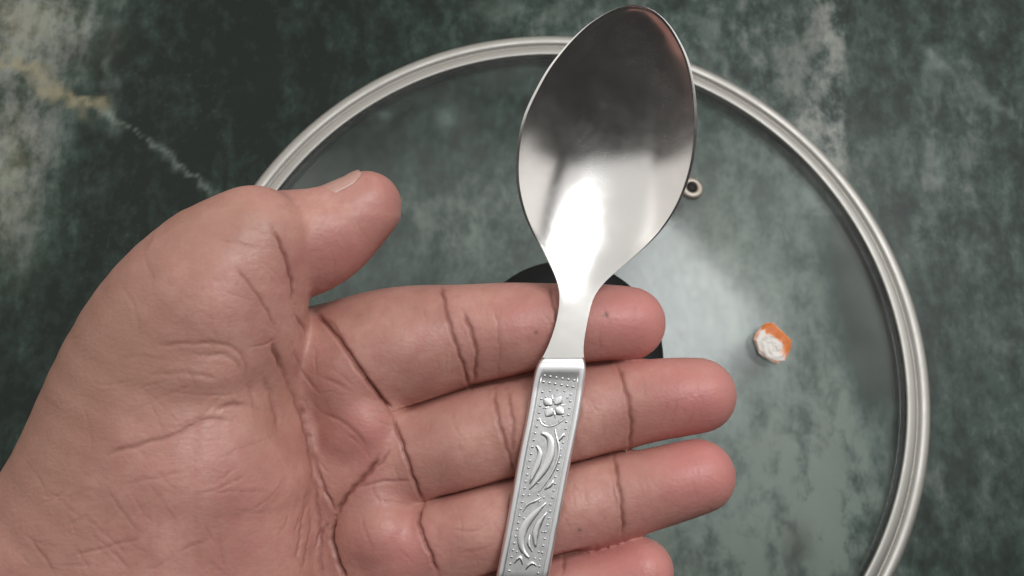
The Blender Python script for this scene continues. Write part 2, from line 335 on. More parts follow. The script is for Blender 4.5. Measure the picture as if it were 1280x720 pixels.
# ------------------------------------------------------------------ hand: one distance field, meshed once
# stations: photograph x, y, radius in photograph pixels, height of the axis over the hand plane (mm)
INDEX = [(385, 470, 78, -17), (455, 445, 77, -14), (520, 432, 75, -13.4), (575, 422, 66, -12.4), (640, 414, 60.5, -11.6), (690, 408, 53.5, -10.6), (740, 406, 51, -10.1), (786, 404, 45.5, -9.8)]
MIDDLE = [(420, 590, 76, -16), (505, 570, 66, -12), (570, 553, 66, -10.4), (630, 541, 61.5, -9.2), (700, 525, 59.5, -8.7), (780, 506, 53, -8.0), (830, 498, 49.5, -7.4), (873, 494, 46.5, -7.0)]
RING = [(440, 705, 74, -15), (530, 684, 62, -8), (600, 666, 61, -6.0), (640, 655, 58, -5.2), (700, 638, 56.5, -4.6), (778, 620, 51.5, -4.0), (830, 607, 48, -3.4), (873, 595, 45.5, -3.2)]
LITTLE = [(440, 820, 70, -13), (530, 795, 55, -5), (600, 772, 53, -3.2), (645, 758, 49, -2.3), (700, 743.5, 45.5, -1.8), (750, 731, 41, -1.4), (801, 713.5, 41, -1.0)]
THENAR = [(80, 810, 188, -10), (186, 612, 159, -6.5), (237, 456, 139, -3.5), (283, 352, 100, 2.5), (318, 304, 72, 4.0)]
THUMB = [(300, 322, 72, -2.5), (352, 308, 69, -3.5), (393, 299, 63, -4.5), (427, 281, 53, -6.0), (459, 257, 43, -7.0)]
PALM = [[(395, 465, 78, -18), (0, 800, 95, -16)], [(430, 590, 80, -18), (-20, 820, 98, -15)], [(450, 700, 78, -17), (-60, 800, 100, -15)], [(445, 815, 74, -15), (-40, 850, 100, -14)],
        [(300, 880, 110, -10), (0, 900, 130, -14)], [(-20, 840, 120, -16), (-200, 940, 122, -18)], [(-40, 850, 130, -16), (-200, 960, 128, -18)], [(-180, 935, 132, -18), (-700, 1240, 160, -24)], [(-180, 965, 128, -18), (-700, 1275, 158, -24)]]
MOUND = [(440, 470, 46, -8.5), (458, 535, 48, -8.0), (480, 660, 48, -6.5), (470, 600, 40, -7.5)]

def build_hand_mesh():
    H = 0.72
    lo = np.array([-300., -222., -58.]); hi = np.array([56., 34., 26.])
    gx, gy, gw = [np.arange(lo[i], hi[i], H, dtype=np.float32) for i in range(3)]
    shape = (len(gx), len(gy), len(gw)); BIG = 20.0
    def st(s): return P(s[0], s[1], s[3]).astype(np.float32), np.float32(s[2]*(D0-s[3])/F)
    def smin(a, b, k):
        h = np.clip(0.5+0.5*(b-a)/k, 0, 1); return b+(a-b)*h-k*h*(1-h)
    def boxof(sts):
        pr = [st(q) for q in sts]; m = max(r for _, r in pr)+9
        l = np.min([p for p, _ in pr], 0)-m; h = np.max([p for p, _ in pr], 0)+m
        return tuple(slice(max(0, int((l[i]-lo[i])/H)), min(shape[i], int((h[i]-lo[i])/H)+2)) for i in range(3))
    def resample(sts, m=5):
        a = np.array(sts, float)
        if len(a) < 3: return sts
        t = np.r_[0, np.cumsum(np.hypot(*np.diff(a[:, :2], axis=0).T))]; tt = np.concatenate([np.linspace(t[i], t[i+1], m, endpoint=False) for i in range(len(t)-1)]+[[t[-1]]])
        return [tuple(r) for r in np.stack([spline(t, a[:, c])(tt) for c in range(4)], 1)]
    def chain(field, sts, k=2.0, start=None):
        if len(sts) > 2: sts = resample(sts); k = 0.3
        for s0, s1 in zip(sts[:-1], sts[1:]):
            (a, ra), (b, rb) = st(s0), st(s1); sl = boxof([s0, s1])
            if any(q.stop <= q.start for q in sl): continue
            X = gx[sl[0]][:, None, None]; Y = gy[sl[1]][None, :, None]; Wd = gw[sl[2]][None, None, :]
            d = b-a; t = np.clip(((X-a[0])*d[0]+(Y-a[1])*d[1]+(Wd-a[2])*d[2])/np.dot(d, d), 0, 1)
            v = np.sqrt((X-a[0]-t*d[0])**2+(Y-a[1]-t*d[1])**2+(Wd-a[2]-t*d[2])**2)-(ra+(rb-ra)*t)
            field[sl] = smin(field[sl], v.astype(np.float32), np.float32(k))
        return field
    def fresh(): return np.full(shape, BIG, np.float32)
    body = fresh()
    for c in PALM: chain(body, c, 9.0)
    for m in MOUND: chain(body, [m, (m[0]-8, m[1]+6, m[2], m[3])], 5.0)
    th = chain(fresh(), THENAR, 9.0); td = chain(fresh(), THUMB, 4.0)
    chain(th, [(255, 590, 136, -3), (235, 740, 170, -6)], 8.0)
    sl = boxof(THENAR+THUMB); body[sl] = smin(smin(body[sl], th[sl], 2.6), td[sl], 0.9); del th, td
    total = body.copy()
    for fz in (INDEX, MIDDLE, RING, LITTLE):
        f1 = chain(fresh(), fz); sl = boxof(fz)
        total[sl] = smin(total[sl], smin(f1[sl], body[sl], 3.0), 0.8); del f1
    Fd = total
    # surface nets
    ins = Fd < 0
    cs = np.zeros(tuple(n-1 for n in shape), np.int8)
    for dx in (0, 1):
        for dy in (0, 1):
            for dz in (0, 1): cs += ins[dx:shape[0]-1+dx, dy:shape[1]-1+dy, dz:shape[2]-1+dz]
    act = np.argwhere((cs > 0) & (cs < 8)); del cs
    offs = [(dx, dy, dz) for dx in (0, 1) for dy in (0, 1) for dz in (0, 1)]
    val = np.stack([Fd[act[:, 0]+o[0], act[:, 1]+o[1], act[:, 2]+o[2]] for o in offs], 1)
    acc = np.zeros((len(act), 3)); cnt = np.zeros(len(act))
    for i in range(8):
        for j in range(i+1, 8):
            if sum(abs(offs[i][k]-offs[j][k]) for k in range(3)) != 1: continue
            c = (val[:, i] < 0) != (val[:, j] < 0); t = val[:, i]/np.where(val[:, i] == val[:, j], 1, val[:, i]-val[:, j])
            p = np.array(offs[i])[None]+t[:, None]*(np.array(offs[j])-np.array(offs[i]))[None]
            acc[c] += p[c]; cnt[c] += 1
    V = lo+H*(act+acc/cnt[:, None])
    ids = np.full(tuple(n-1 for n in shape), -1, np.int32); ids[tuple(act.T)] = np.arange(len(act))
    quads = []
    for ax in range(3):
        a = [slice(None)]*3; b = [slice(None)]*3; a[ax] = slice(0, -1); b[ax] = slice(1, None)
        e = np.argwhere(ins[tuple(a)] != ins[tuple(b)]); u, v = (ax+1) % 3, (ax+2) % 3
        e = e[(e[:, u] > 0) & (e[:, v] > 0) & (e[:, u] < shape[u]-1) & (e[:, v] < shape[v]-1)]
        flip = ins[tuple(e.T)]
        def cell(du, dv):
            q = e.copy(); q[:, u] += du; q[:, v] += dv; return ids[tuple(q.T)]
        q = np.stack([cell(-1, -1), cell(0, -1), cell(0, 0), cell(-1, 0)], 1)
        q[~flip] = q[~flip][:, ::-1]
        quads.append(q)
    Q = np.concatenate(quads); Q = Q[(Q >= 0).all(1)]
    E = np.concatenate([Q[:, [0, 1]], Q[:, [1, 2]], Q[:, [2, 3]], Q[:, [3, 0]]])
    deg = np.bincount(E.ravel(), minlength=len(V)).astype(float)
    for lam in (0.5, -0.52, 0.5, -0.52, 0.4):
        L = np.stack([np.bincount(E[:, 0], V[E[:, 1], k], len(V))+np.bincount(E[:, 1], V[E[:, 0], k], len(V)) for k in range(3)], 1)/deg[:, None]
        V = V+lam*(L-V)
    return V, Q

# creases of the palm side: polyline (photograph pixels), width, depth mm, pigment
CREASES = [
 ([(488, 519), (540, 503), (592, 484), (640, 472), (690, 461), (750, 454), (786, 450)], 6, 2.0, 0.6), ([(528, 629), (580, 617), (640, 601), (720, 581), (788, 563)], 6, 2.0, 0.6),
 ([(590, 727), (640, 713), (700, 697), (745, 685)], 6, 2.0, 0.6),
 ([(551, 352), (558, 390), (568, 425), (580, 460), (588, 488)], 5, 0.8, 0.9), ([(577, 386), (588, 412), (595, 440), (591, 482)], 5, 0.9, 0.8), ([(618, 385), (624, 430), (622, 474)], 4, 0.2, 0.25),
 ([(686, 352), (691, 378), (697, 405), (698, 440)], 4.5, 0.55, 0.7),
 ([(392, 388), (425, 425), (450, 460), (472, 490), (491, 518)], 6, 1.7, 0.95), ([(366, 392), (376, 405), (384, 424)], 4, 0.8, 0.6), ([(402, 396), (414, 404), (430, 428)], 5, 0.5, 0.4),
 ([(618, 484), (622, 520), (632, 555), (645, 596)], 5, 0.7, 0.7), ([(633, 486), (641, 530), (640, 575)], 5, 0.6, 0.6),
 ([(771, 454), (781, 485), (788, 520), (787, 562)], 5, 0.7, 0.85),
 ([(489, 518), (503, 555), (517, 597), (530, 628)], 5, 1.2, 0.9),
 ([(768, 568), (772, 600), (778, 640), (777, 672)], 5, 0.7, 0.9), ([(765, 600), (772, 640)], 5, 0.3, 0.5), ([(640, 612), (636, 660), (634, 715)], 5, 0.6, 0.7),
 ([(530, 628), (526, 655), (536, 685), (548, 720)], 5, 1.2, 0.9), ([(560, 660), (590, 664), (612, 655)], 3, 0.2, 0.2), ([(570, 690), (600, 686), (620, 678)], 3, 0.2, 0.2),
 ([(706, 690), (702, 720)], 5, 0.5, 0.6),
 ([(421, 645), (436, 618), (462, 590), (476, 568)], 6, 1.3, 0.95), ([(462, 590), (485, 566), (487, 558)], 4, 0.5, 0.6), ([(436, 612), (470, 603), (518, 600)], 4, 0.4, 0.5),
 ([(470, 625), (500, 628), (522, 632)], 3, 0.25, 0.3), ([(421, 645), (417, 670), (423, 698), (434, 730)], 7, 1.6, 0.95),
 ([(343, 432), (352, 458), (370, 498), (384, 545), (392, 600), (400, 660), (400, 730)], 6, 0.5, 0.5), ([(338, 425), (346, 446), (358, 468)], 7, 0.8, 0.8),
 ([(376, 500), (386, 545), (398, 590), (410, 620), (421, 638)], 5, 0.8, 0.6), ([(392, 690), (402, 665), (418, 650)], 4, 0.6, 0.4),
 ([(365, 430), (378, 465), (400, 490)], 5, 0.3, 0.35), ([(400, 470), (425, 478), (440, 486)], 5, 0.25, 0.3), ([(405, 515), (432, 528), (462, 560)], 6, 0.3, 0.4), ([(430, 540), (440, 545), (455, 560)], 5, 0.25, 0.35),
 ([(200, 432), (255, 428), (290, 434), (306, 455), (306, 475)], 5, 0.5, 0.45), ([(250, 445), (290, 448), (303, 470)], 6, 0.4, 0.3),
 ([(135, 568), (190, 552), (235, 536), (252, 526), (290, 528)], 6, 0.8, 0.6), ([(270, 512), (295, 506), (312, 508)], 6, 1.0, 0.7), ([(190, 470), (240, 466), (275, 475)], 6, 0.3, 0.25),
 ([(306, 475), (318, 495), (320, 520)], 8, 0.5, 0.3), ([(330, 470), (345, 500), (350, 540)], 9, 0.5, 0.35), ([(312, 508), (335, 515)], 6, 0.4, 0.3),
 ([(150, 605), (200, 596), (235, 588)], 3.5, 0.25, 0.3), ([(90, 695), (140, 682), (182, 670)], 3.5, 0.35, 0.4), ([(220, 692), (248, 678), (262, 672)], 3.5, 0.35, 0.4), ([(180, 715), (220, 695)], 3.5, 0.25, 0.3),
 ([(132, 608), (155, 642), (178, 670)], 3.5, 0.35, 0.4), ([(35, 672), (52, 692), (70, 720)], 3.5, 0.45, 0.5), ([(90, 680), (105, 700), (115, 720)], 3.5, 0.3, 0.35), ([(140, 690), (165, 715)], 3.5, 0.3, 0.35),
 ([(380, 620), (376, 660), (370, 700)], 6, 0.35, 0.35), ([(388, 640), (384, 680), (376, 715)], 4, 0.35, 0.35),
 ([(293, 332), (312, 358), (330, 385), (343, 412)], 3.5, 0.45, 0.55), ([(342, 286), (353, 312), (363, 345), (367, 380)], 5, 0.9, 0.8),
 ([(180, 320), (190, 345), (192, 370)], 5, 0.2, 0.2), ([(150, 355), (170, 390), (172, 420)], 5, 0.2, 0.2), ([(270, 300), (300, 305), (325, 312)], 4, 0.2, 0.2),
]
_cr = np.random.default_rng(21)
def fine(n, x0, x1, y0, y1, ang, spread, ln, dep, pig, wd=2.6):
    for _ in range(n):
        x, y = _cr.uniform(x0, x1), _cr.uniform(y0, y1); a = math.radians(ang+_cr.normal(0, spread)); L = ln*_cr.uniform(0.5, 1.3); b = a+_cr.normal(0, 0.25)
        CREASES.append(([(x, y), (x+L*0.5*math.cos(a), y+L*0.5*math.sin(a)), (x+L*0.5*(math.cos(a)+math.cos(b)), y+L*0.5*(math.sin(a)+math.sin(b)))], wd, dep*_cr.uniform(0.5, 1.3), pig*_cr.uniform(0.4, 1.3)))
fine(26, 40, 330, 430, 720, -15, 14, 75, 0.22, 0.26); fine(24, 20, 300, 480, 720, 52, 14, 60, 0.22, 0.26); fine(16, 170, 330, 300, 470, 60, 20, 45, 0.16, 0.18)
fine(14, 370, 500, 420, 700, 70, 25, 40, 0.2, 0.26); fine(10, 380, 480, 450, 620, 25, 20, 35, 0.2, 0.24); fine(10, 350, 400, 560, 720, 95, 8, 55, 0.25, 0.25)
for (x0, x1, yc, hh) in ((500, 560, 430, 55), (600, 680, 410, 45), (710, 800, 402, 35), (530, 610, 560, 45), (650, 760, 525, 45), (800, 880, 498, 35), (550, 620, 670, 40), (690, 765, 635, 40), (790, 880, 602, 35)):
    fine(7, x0, x1, yc-hh, yc+hh*0.5, 82, 12, 34, 0.14, 0.16, 2.4)
fine(10, 380, 470, 250, 330, 70, 15, 30, 0.12, 0.14, 2.4)
def build_hand():
    Vh, Q = build_hand_mesh()
    # one round of smooth subdivision (Catmull-Clark) done on arrays
    nv, nf = len(Vh), len(Q); E = np.stack([Q, np.roll(Q, -1, 1)], -1).reshape(-1, 2); E.sort(1)
    key = E[:, 0].astype(np.int64)*nv+E[:, 1]; uk, inv = np.unique(key, return_inverse=True); inv = inv.ravel(); ne = len(uk); ea, eb = uk//nv, uk % nv
    fc = Vh[Q].mean(1); fi = np.repeat(np.arange(nf), 4)
    ecnt = np.bincount(inv, minlength=ne)[:, None]; fsum = np.stack([np.bincount(inv, fc[fi, k], ne) for k in range(3)], 1)
    mid = (Vh[ea]+Vh[eb])/2; ep = np.where(ecnt == 2, (mid+fsum/ecnt)/2, mid)
    val = np.bincount(Q.ravel(), minlength=nv)[:, None].astype(float)
    favg = np.stack([np.bincount(Q.ravel(), fc[fi, k], nv) for k in range(3)], 1)/val
    ed = np.bincount(np.r_[ea, eb], minlength=nv)[:, None]; mavg = np.stack([np.bincount(np.r_[ea, eb], np.r_[mid[:, k], mid[:, k]], nv) for k in range(3)], 1)/ed
    vp = (favg+2*mavg+(val-3)*Vh)/val
    co = np.concatenate([vp, ep, fc]); ie = nv+inv.reshape(-1, 4); jf = (nv+ne+np.arange(nf))[:, None]
    Q2 = np.stack([Q, ie, np.broadcast_to(jf, Q.shape), np.roll(ie, 1, 1)], -1).reshape(-1, 4)
    n = len(co)
    t0, t1, t2, t3 = (co[Q2[:, k]] for k in range(4)); fn = np.cross(t2-t0, t3-t1)
    no = np.stack([sum(np.bincount(Q2[:, c], fn[:, k], n) for c in range(4)) for k in range(3)], 1); no /= np.linalg.norm(no, axis=1)[:, None]+1e-12
    if (no[:, 2]*co[:, 2]).sum() < 0 and no[np.argmax(co[:, 2]), 2] < 0: Q2 = Q2[:, ::-1]; no = -no
    print('hand verts', n, 'quads', len(Q2), 'top normal', no[np.argmax(co[:, 2])])
    me2 = bpy.data.meshes.new('hand'); me2.vertices.add(n); me2.loops.add(4*len(Q2)); me2.polygons.add(len(Q2))
    me2.loops.foreach_set('vertex_index', Q2.ravel().astype(np.int32)); me2.polygons.foreach_set('loop_start', np.arange(0, 4*len(Q2), 4, dtype=np.int32))
    s = F/(D0-co[:, 2]); px = np.c_[640+co[:, 0]*s, 360-co[:, 1]*s]
    ray = np.c_[co[:, :2], co[:, 2]-D0]; ray /= np.linalg.norm(ray, axis=1)[:, None]
    facing = np.clip(-(no*ray).sum(1)*2.2+0.15, 0, 1)
    disp = np.zeros(n); crease = np.zeros(n); sink = np.zeros(n)
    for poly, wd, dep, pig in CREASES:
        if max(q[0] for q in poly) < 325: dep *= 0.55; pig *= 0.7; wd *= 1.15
        if wd == 6 and dep == 2.0:                     # where two fingers press together: a deep narrow cleft, its shade also darkened into the skin
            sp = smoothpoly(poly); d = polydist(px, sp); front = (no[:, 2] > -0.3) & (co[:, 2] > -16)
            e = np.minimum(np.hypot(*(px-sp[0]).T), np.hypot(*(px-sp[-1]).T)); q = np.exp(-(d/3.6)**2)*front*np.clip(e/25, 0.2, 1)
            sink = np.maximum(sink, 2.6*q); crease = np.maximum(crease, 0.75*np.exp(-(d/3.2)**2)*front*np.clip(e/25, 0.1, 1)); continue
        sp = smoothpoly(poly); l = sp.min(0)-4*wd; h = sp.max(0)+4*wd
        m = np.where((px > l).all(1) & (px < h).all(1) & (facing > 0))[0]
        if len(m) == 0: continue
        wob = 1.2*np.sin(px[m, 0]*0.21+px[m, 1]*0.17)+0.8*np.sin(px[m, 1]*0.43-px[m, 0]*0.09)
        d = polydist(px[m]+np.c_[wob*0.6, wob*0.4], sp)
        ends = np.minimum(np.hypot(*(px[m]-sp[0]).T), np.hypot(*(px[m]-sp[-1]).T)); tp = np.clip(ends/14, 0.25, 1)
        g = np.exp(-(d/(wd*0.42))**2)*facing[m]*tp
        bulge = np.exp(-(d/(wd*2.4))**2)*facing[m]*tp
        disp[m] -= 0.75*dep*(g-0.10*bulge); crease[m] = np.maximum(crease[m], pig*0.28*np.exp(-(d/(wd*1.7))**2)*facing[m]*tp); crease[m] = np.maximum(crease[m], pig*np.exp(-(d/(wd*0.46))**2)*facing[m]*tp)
    for cx, cy, rx, ry, an, h in ((500, 432, 55, 55, 0, 1.0), (640, 410, 34, 44, 0, 0.7), (775, 402, 42, 36, 0, 0.7), (560, 556, 42, 46, 0, 1.0), (705, 525, 50, 42, 0, 0.7), (850, 496, 42, 36, 0, 0.7), (590, 668, 42, 42, 0, 0.9), (715, 634, 42, 40, 0, 0.7), (845, 600, 45, 36, 0, 0.7),
                                  (440, 500, 34, 62, -0.45, 2.2), (478, 668, 48, 44, 0.2, 2.4), (275, 385, 60, 55, 0.6, 1.6), (265, 470, 55, 22, -0.1, 0.9), (265, 610, 90, 70, 0.2, 1.5), (345, 505, 26, 62, -0.35, -1.0), (318, 485, 18, 22, 0, -0.7)):
        d = px-(cx, cy); ca, sa = math.cos(an), math.sin(an); u = d[:, 0]*ca+d[:, 1]*sa; v = -d[:, 0]*sa+d[:, 1]*ca
        disp += h*np.exp(-(u/rx)**2-(v/ry)**2)*np.clip(facing*1.3, 0, 1)
    co2 = co+no*disp[:, None]; co2[:, 2] -= sink
    yy = px[:, 1]; sel = np.where((yy > 385) & (yy < 735) & (px[:, 0] > 560) & (px[:, 0] < 790) & (no[:, 2] > -0.2))[0]
    yv = yy[sel]; hd = yv >= 447; qv = np.sqrt(np.clip(yv, 8, 447)-6.5)
    Lv = np.where(hd, hL(np.maximum(yv, 447)), qL(qv)); Rv = np.where(hd, hR(np.maximum(yv, 447)), qR(qv)); wv = np.array([wtop(v) for v in yv])-np.where(hd, 1.5, 1.2)
    outd = np.maximum(np.maximum(Lv-px[sel, 0], px[sel, 0]-Rv), 0); near = outd < 16
    lim = wv+0.06*outd+0.012*outd**2; co2[sel[near], 2] = np.minimum(co2[sel[near], 2], lim[near])      # flesh gives under the spoon
    def gb(cx, cy, rx, ry=None):
        d = px-(cx, cy); return np.exp(-(d[:, 0]/rx)**2-(d[:, 1]/(ry or rx))**2)
    flush = 0.9*gb(795, 400, 65, 55)+0.8*gb(880, 495, 60, 50)+0.85*gb(880, 590, 65, 50)+0.9*gb(790, 712, 90, 50)+0.35*gb(650, 395, 60, 35)+0.5*gb(455, 545, 40, 50)+0.6*gb(500, 690, 45, 40)
    flush += 0.45*gb(430, 320, 60, 45)+0.35*gb(480, 250, 35, 40)+0.2*gb(330, 650, 60, 90)
    tan = 0.8*gb(60, 560, 90, 170)+0.7*gb(150, 400, 90, 90)+0.6*gb(260, 280, 100, 50)+0.3*gb(470, 390, 70, 25)+0.35*gb(200, 480, 90, 60)+0.35*gb(330, 500, 40, 70)+0.2*gb(560, 520, 90, 30)  # tan skin, plus the shaded side of the thumb base painted in
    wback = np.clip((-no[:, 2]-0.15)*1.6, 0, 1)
    mole = np.zeros(n)
    for cx, cy, r, a in ((757, 394, 3.0, 0.7), (670, 415, 2.2, 0.6), (724, 661, 2.4, 0.6), (449, 398, 8, 0.14), (462, 392, 7, 0.12)): mole += a*gb(cx, cy, r)*(no[:, 2] > 0)
    base = h2w(P(-300, 1000, -18))
    me2.vertices.foreach_set('co', ((h2w(co2)-base)*MM).ravel().astype(np.float32)); me2.update(calc_edges=True)
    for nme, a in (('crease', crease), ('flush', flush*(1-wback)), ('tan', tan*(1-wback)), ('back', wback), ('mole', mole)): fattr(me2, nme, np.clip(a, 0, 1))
    me2.polygons.foreach_set('use_smooth', np.ones(len(Q2), bool))
    root = empty('person', base*MM); tag(root, 'bare left hand held palm up with a spoon lying across its fingers', 'hand')
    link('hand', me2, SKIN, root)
    # finger nails
    def nail(name, s0, s1, dors, a0, a1, half, lift):
        a = P(*s0[:2], s0[3]); b = P(*s1[:2], s1[3]); ra = s0[2]*(D0-s0[3])/F; rb = s1[2]*(D0-s1[3])/F
        ax = (b-a); L = np.linalg.norm(ax); ax /= L; dn = np.array(dors, float); dn -= dn.dot(ax)*ax; dn /= np.linalg.norm(dn); sd_ = np.cross(ax, dn)
        V = []; nu, nv = 13, 13
        for lay in (0, 1):
            for i in range(nu):
                t = a0+(a1-a0)*i/(nu-1); r = ra+(rb-ra)*min(t, 1)
                over = max(0, t-1)*L; r = math.sqrt(max(r*r-over*over, 0.2))*0.985
                for j in range(nv):
                    th = half*(2*j/(nv-1)-1)*(1-0.35*(abs(2*i/(nu-1)-1)**4))
                    e = r+lift*(1-0.25*abs(2*j/(nv-1)-1)**3)-(0.55 if lay else 0)
                    V.append(a+ax*t*L+e*(math.cos(th)*dn+math.sin(th)*sd_))
        Fc = []; N = nu*nv
        for i in range(nu-1):
            for j in range(nv-1):
                q = (i*nv+j, i*nv+j+1, (i+1)*nv+j+1, (i+1)*nv+j); Fc.append(q); Fc.append(tuple(N+x for x in q[::-1]))
        ed = [i*nv for i in range(nu)]+[(nu-1)*nv+j for j in range(1, nv)]+[i*nv+nv-1 for i in range(nu-2, -1, -1)]+[j for j in range(nv-2, 0, -1)]
        for k in range(len(ed)): p_, q_ = ed[k], ed[(k+1) % len(ed)]; Fc.append((p_, q_, q_+N, p_+N))
        me = mesh(name, (h2w(np.array(V))-base)*MM, Fc); bm = bmesh.new(); bm.from_mesh(me); bmesh.ops.recalc_face_normals(bm, faces=bm.faces); bm.to_mesh(me); bm.free()
        link(name, me, NAIL, root)
    nail('thumb_nail', THUMB[-2], THUMB[-1], (-0.42, 0.88, 0.12), -0.30, 1.45, 0.85, 0.62)
    for fz in (INDEX, MIDDLE, RING, LITTLE): nail('finger_nail', fz[-2], fz[-1], (0, 0, -1), 0.35, 1.6, 0.85, 0.3)
# ------------------------------------------------------------------ spoon
ROWS = [(6.5, 792, 792), (10, 772, 810.5), (20, 751, 826.5), (28, 738.5, 834.5), (40, 724, 843.5), (53, 711, 851), (70, 696.5, 859), (84, 686, 863.5), (103, 674.5, 867.5), (122, 664.5, 870), (144, 655, 871.5), (180, 647, 870), (205, 645, 866), (230, 646, 859), (255, 651, 848.5), (280, 660, 833), (305, 673, 811),
        (330, 686.5, 782), (345, 693.5, 764), (366, 699, 745.5), (389, 698, 737), (411, 693, 732.5), (433, 685, 729.5), (447, 678, 730), (458, 671, 732.5)]
HROWS = [(447, 678, 730), (452, 674, 731.5), (458, 671, 732.5), (474, 666.5, 731.5), (522, 658, 724.5), (560, 650.5, 717), (645, 635, 700.5), (720, 620.5, 686.5), (800, 604, 672), (900, 583, 655), (960, 571, 644), (985, 570, 637), (1000, 578, 625), (1005, 592, 609)]
qL = spline([math.sqrt(r[0]-6.5) for r in ROWS], [r[1] for r in ROWS]); qR = spline([math.sqrt(r[0]-6.5) for r in ROWS], [r[2] for r in ROWS])
hL = spline([r[0] for r in HROWS], [r[1] for r in HROWS]); hR = spline([r[0] for r in HROWS], [r[2] for r in HROWS])
neck_w = spline([8, 50, 100, 150, 200, 250, 300, 330, 360, 390, 420, 447, 474], [7.6, 6.8, 5.6, 4.1, 2.5, 0.9, -0.4, -0.5, -0.05, 0.85, 1.7, 2.3, 2.85])
def wtop(y):                                        # height of the spoon's upper face along its length (mm)
    if y < 447: return float(neck_w(y))
    return 2.3-0.5*min(1, (y-447)/40)+(min(y, 720)-447)*0.175*0.155+(max(y, 720)-720)*0.175*0.02
def depth(y):
    if y < 185: return 8.0*max(0, 1-((185-y)/178.5)**2)**0.66
    if y < 385: return 8.0*(0.5+0.5*math.cos(math.pi*(y-185)/200.0))**1.05
    return 0.0
SPOON_BASE = h2w(P(652, 720, 2.0))
spoon = empty('spoon', SPOON_BASE*MM); tag(spoon, 'stainless steel spoon with flower patterned handle lying across the open hand', 'spoon')
def sheet(rows, nt, wfun, thick):
    """closed sheet: rows of (y, L, R); wfun(y, t) upper face"""
    up = [[P(L+(Rr-L)*(t+1)/2, y, wfun(y, t)) for t in nt] for y, L, Rr in rows]
    n, m = len(rows), len(nt); V = [p for r in up for p in r]
    for r in up: V += [p-np.array([0, 0, thick]) for p in r]
    N = n*m; Fc = []
    for i in range(n-1):
        for j in range(m-1):
            q = (i*m+j, (i+1)*m+j, (i+1)*m+j+1, i*m+j+1); Fc.append(q); Fc.append(tuple(N+x for x in q[::-1]))
    ed = [i*m for i in range(n)]+[(n-1)*m+j for j in range(1, m)]+[i*m+m-1 for i in range(n-2, -1, -1)]+[j for j in range(m-2, 0, -1)]
    for k in range(len(ed)): a, b = ed[k], ed[(k+1) % len(ed)]; Fc.append((b, a, a+N, b+N))
    return np.array(V), Fc
def fin(name, V, Fc, mat, parent, bevel=0.0):
    me = mesh(name, (h2w(V)-SPOON_BASE)*MM, Fc); bm = bmesh.new(); bm.from_mesh(me)
    bmesh.ops.remove_doubles(bm, verts=bm.verts, dist=1e-6); bmesh.ops.recalc_face_normals(bm, faces=bm.faces); bm.to_mesh(me); bm.free()
    me.polygons.foreach_set('use_smooth', [True]*len(me.polygons))
    o = link(name, me, mat, parent)
    if bevel:
        b = o.modifiers.new('bevel', 'BEVEL'); b.width = bevel; b.segments = 3; b.limit_method = 'ANGLE'; b.angle_limit = math.radians(40)
        if hasattr(b, 'harden_normals'): b.harden_normals = True
    return o
qs = np.r_[np.linspace(0.02, math.sqrt(440.5), 130)]
brow = [(6.5+q*q, float(qL(q)), float(qR(q))) for q in qs]
tt = np.unique(np.r_[np.sin(np.linspace(-math.pi/2, math.pi/2, 57))*0.968, -1, -.992, -.984, -.976, .976, .984, .992, 1])
outline = np.array([(L, y) for y, L, Rr in brow[::-1]]+[(Rr, y) for y, L, Rr in brow])
_pp = np.array([(L+(Rr-L)*(t+1)/2, y) for y, L, Rr in brow for t in tt]); _ed = polydist(_pp, outline)
EDGE = {(y, t): e for (y, t), e in zip([(r[0], t) for r in brow for t in tt], _ed)}
def wb(y, t):
    e = EDGE[(y, t)]; d = depth(y); k = min(1.0, abs(t)/0.968); lip = max(0.0, 1-e/4.6)
    return wtop(y)-d*(1-k**2.1)-(0.05+0.27*min(1, max(0, (210-y)/130)))*lip**1.3*min(1, max(0, (405-y)/60))
V, Fc = sheet(brow, tt, wb, 1.15); bowl = fin('bowl', V, Fc, STEEL, spoon, 0.0002)
ys = np.r_[np.linspace(447, 985, 110), np.linspace(988, 1004.5, 8)]
hrow = [(y, float(hL(y)), float(hR(y))) for y in ys]
IN0, IN1 = 466.0, 940.0                              # ends of the recessed panel
def edge(y): return 9.0
def wh(y, t):
    i = np.clip(np.searchsorted(ys, y), 0, len(ys)-1); hw = (hR(y)-hL(y))/2; e = hw*(1-abs(t))           # pixels from the edge
    w = wtop(y)+0.15*min(1, (y-447)/9)
    w -= 0.65*max(0, 1-e/3.2)**1.6
    if y < 458: w -= 0.25*max(0, 1-abs(y-452.5)/3.0)
    if IN0 < y < IN1:
        k = min(1, (e-7.0)/2.4) if e > 7.0 else 0; k *= min(1, (y-IN0)/5)*min(1, (IN1-y)/5); w -= 0.22*max(0, k)
    return w
th_ = np.array([-1, -.975, -.95, -.92, -.88, -.84, -.80, -.775, -.75, -.72, -.69, -.6, -.4, -.2, 0, .2, .4, .6, .69, .72, .75, .775, .80, .84, .88, .92, .95, .975, 1.0])
V, Fc = sheet(hrow, th_, wh, 1.45); handle = fin('handle', V, Fc, SATIN_H, spoon)
gro = [1.0 if (IN0+2 < y < IN1-2 and (hR(y)-hL(y))/2*(1-abs(t)) > 8.6) else 0.0 for y, L, Rr in hrow for t in th_]
fattr(handle.data, 'groove', gro+[0.0]*(len(handle.data.vertices)-len(gro)))
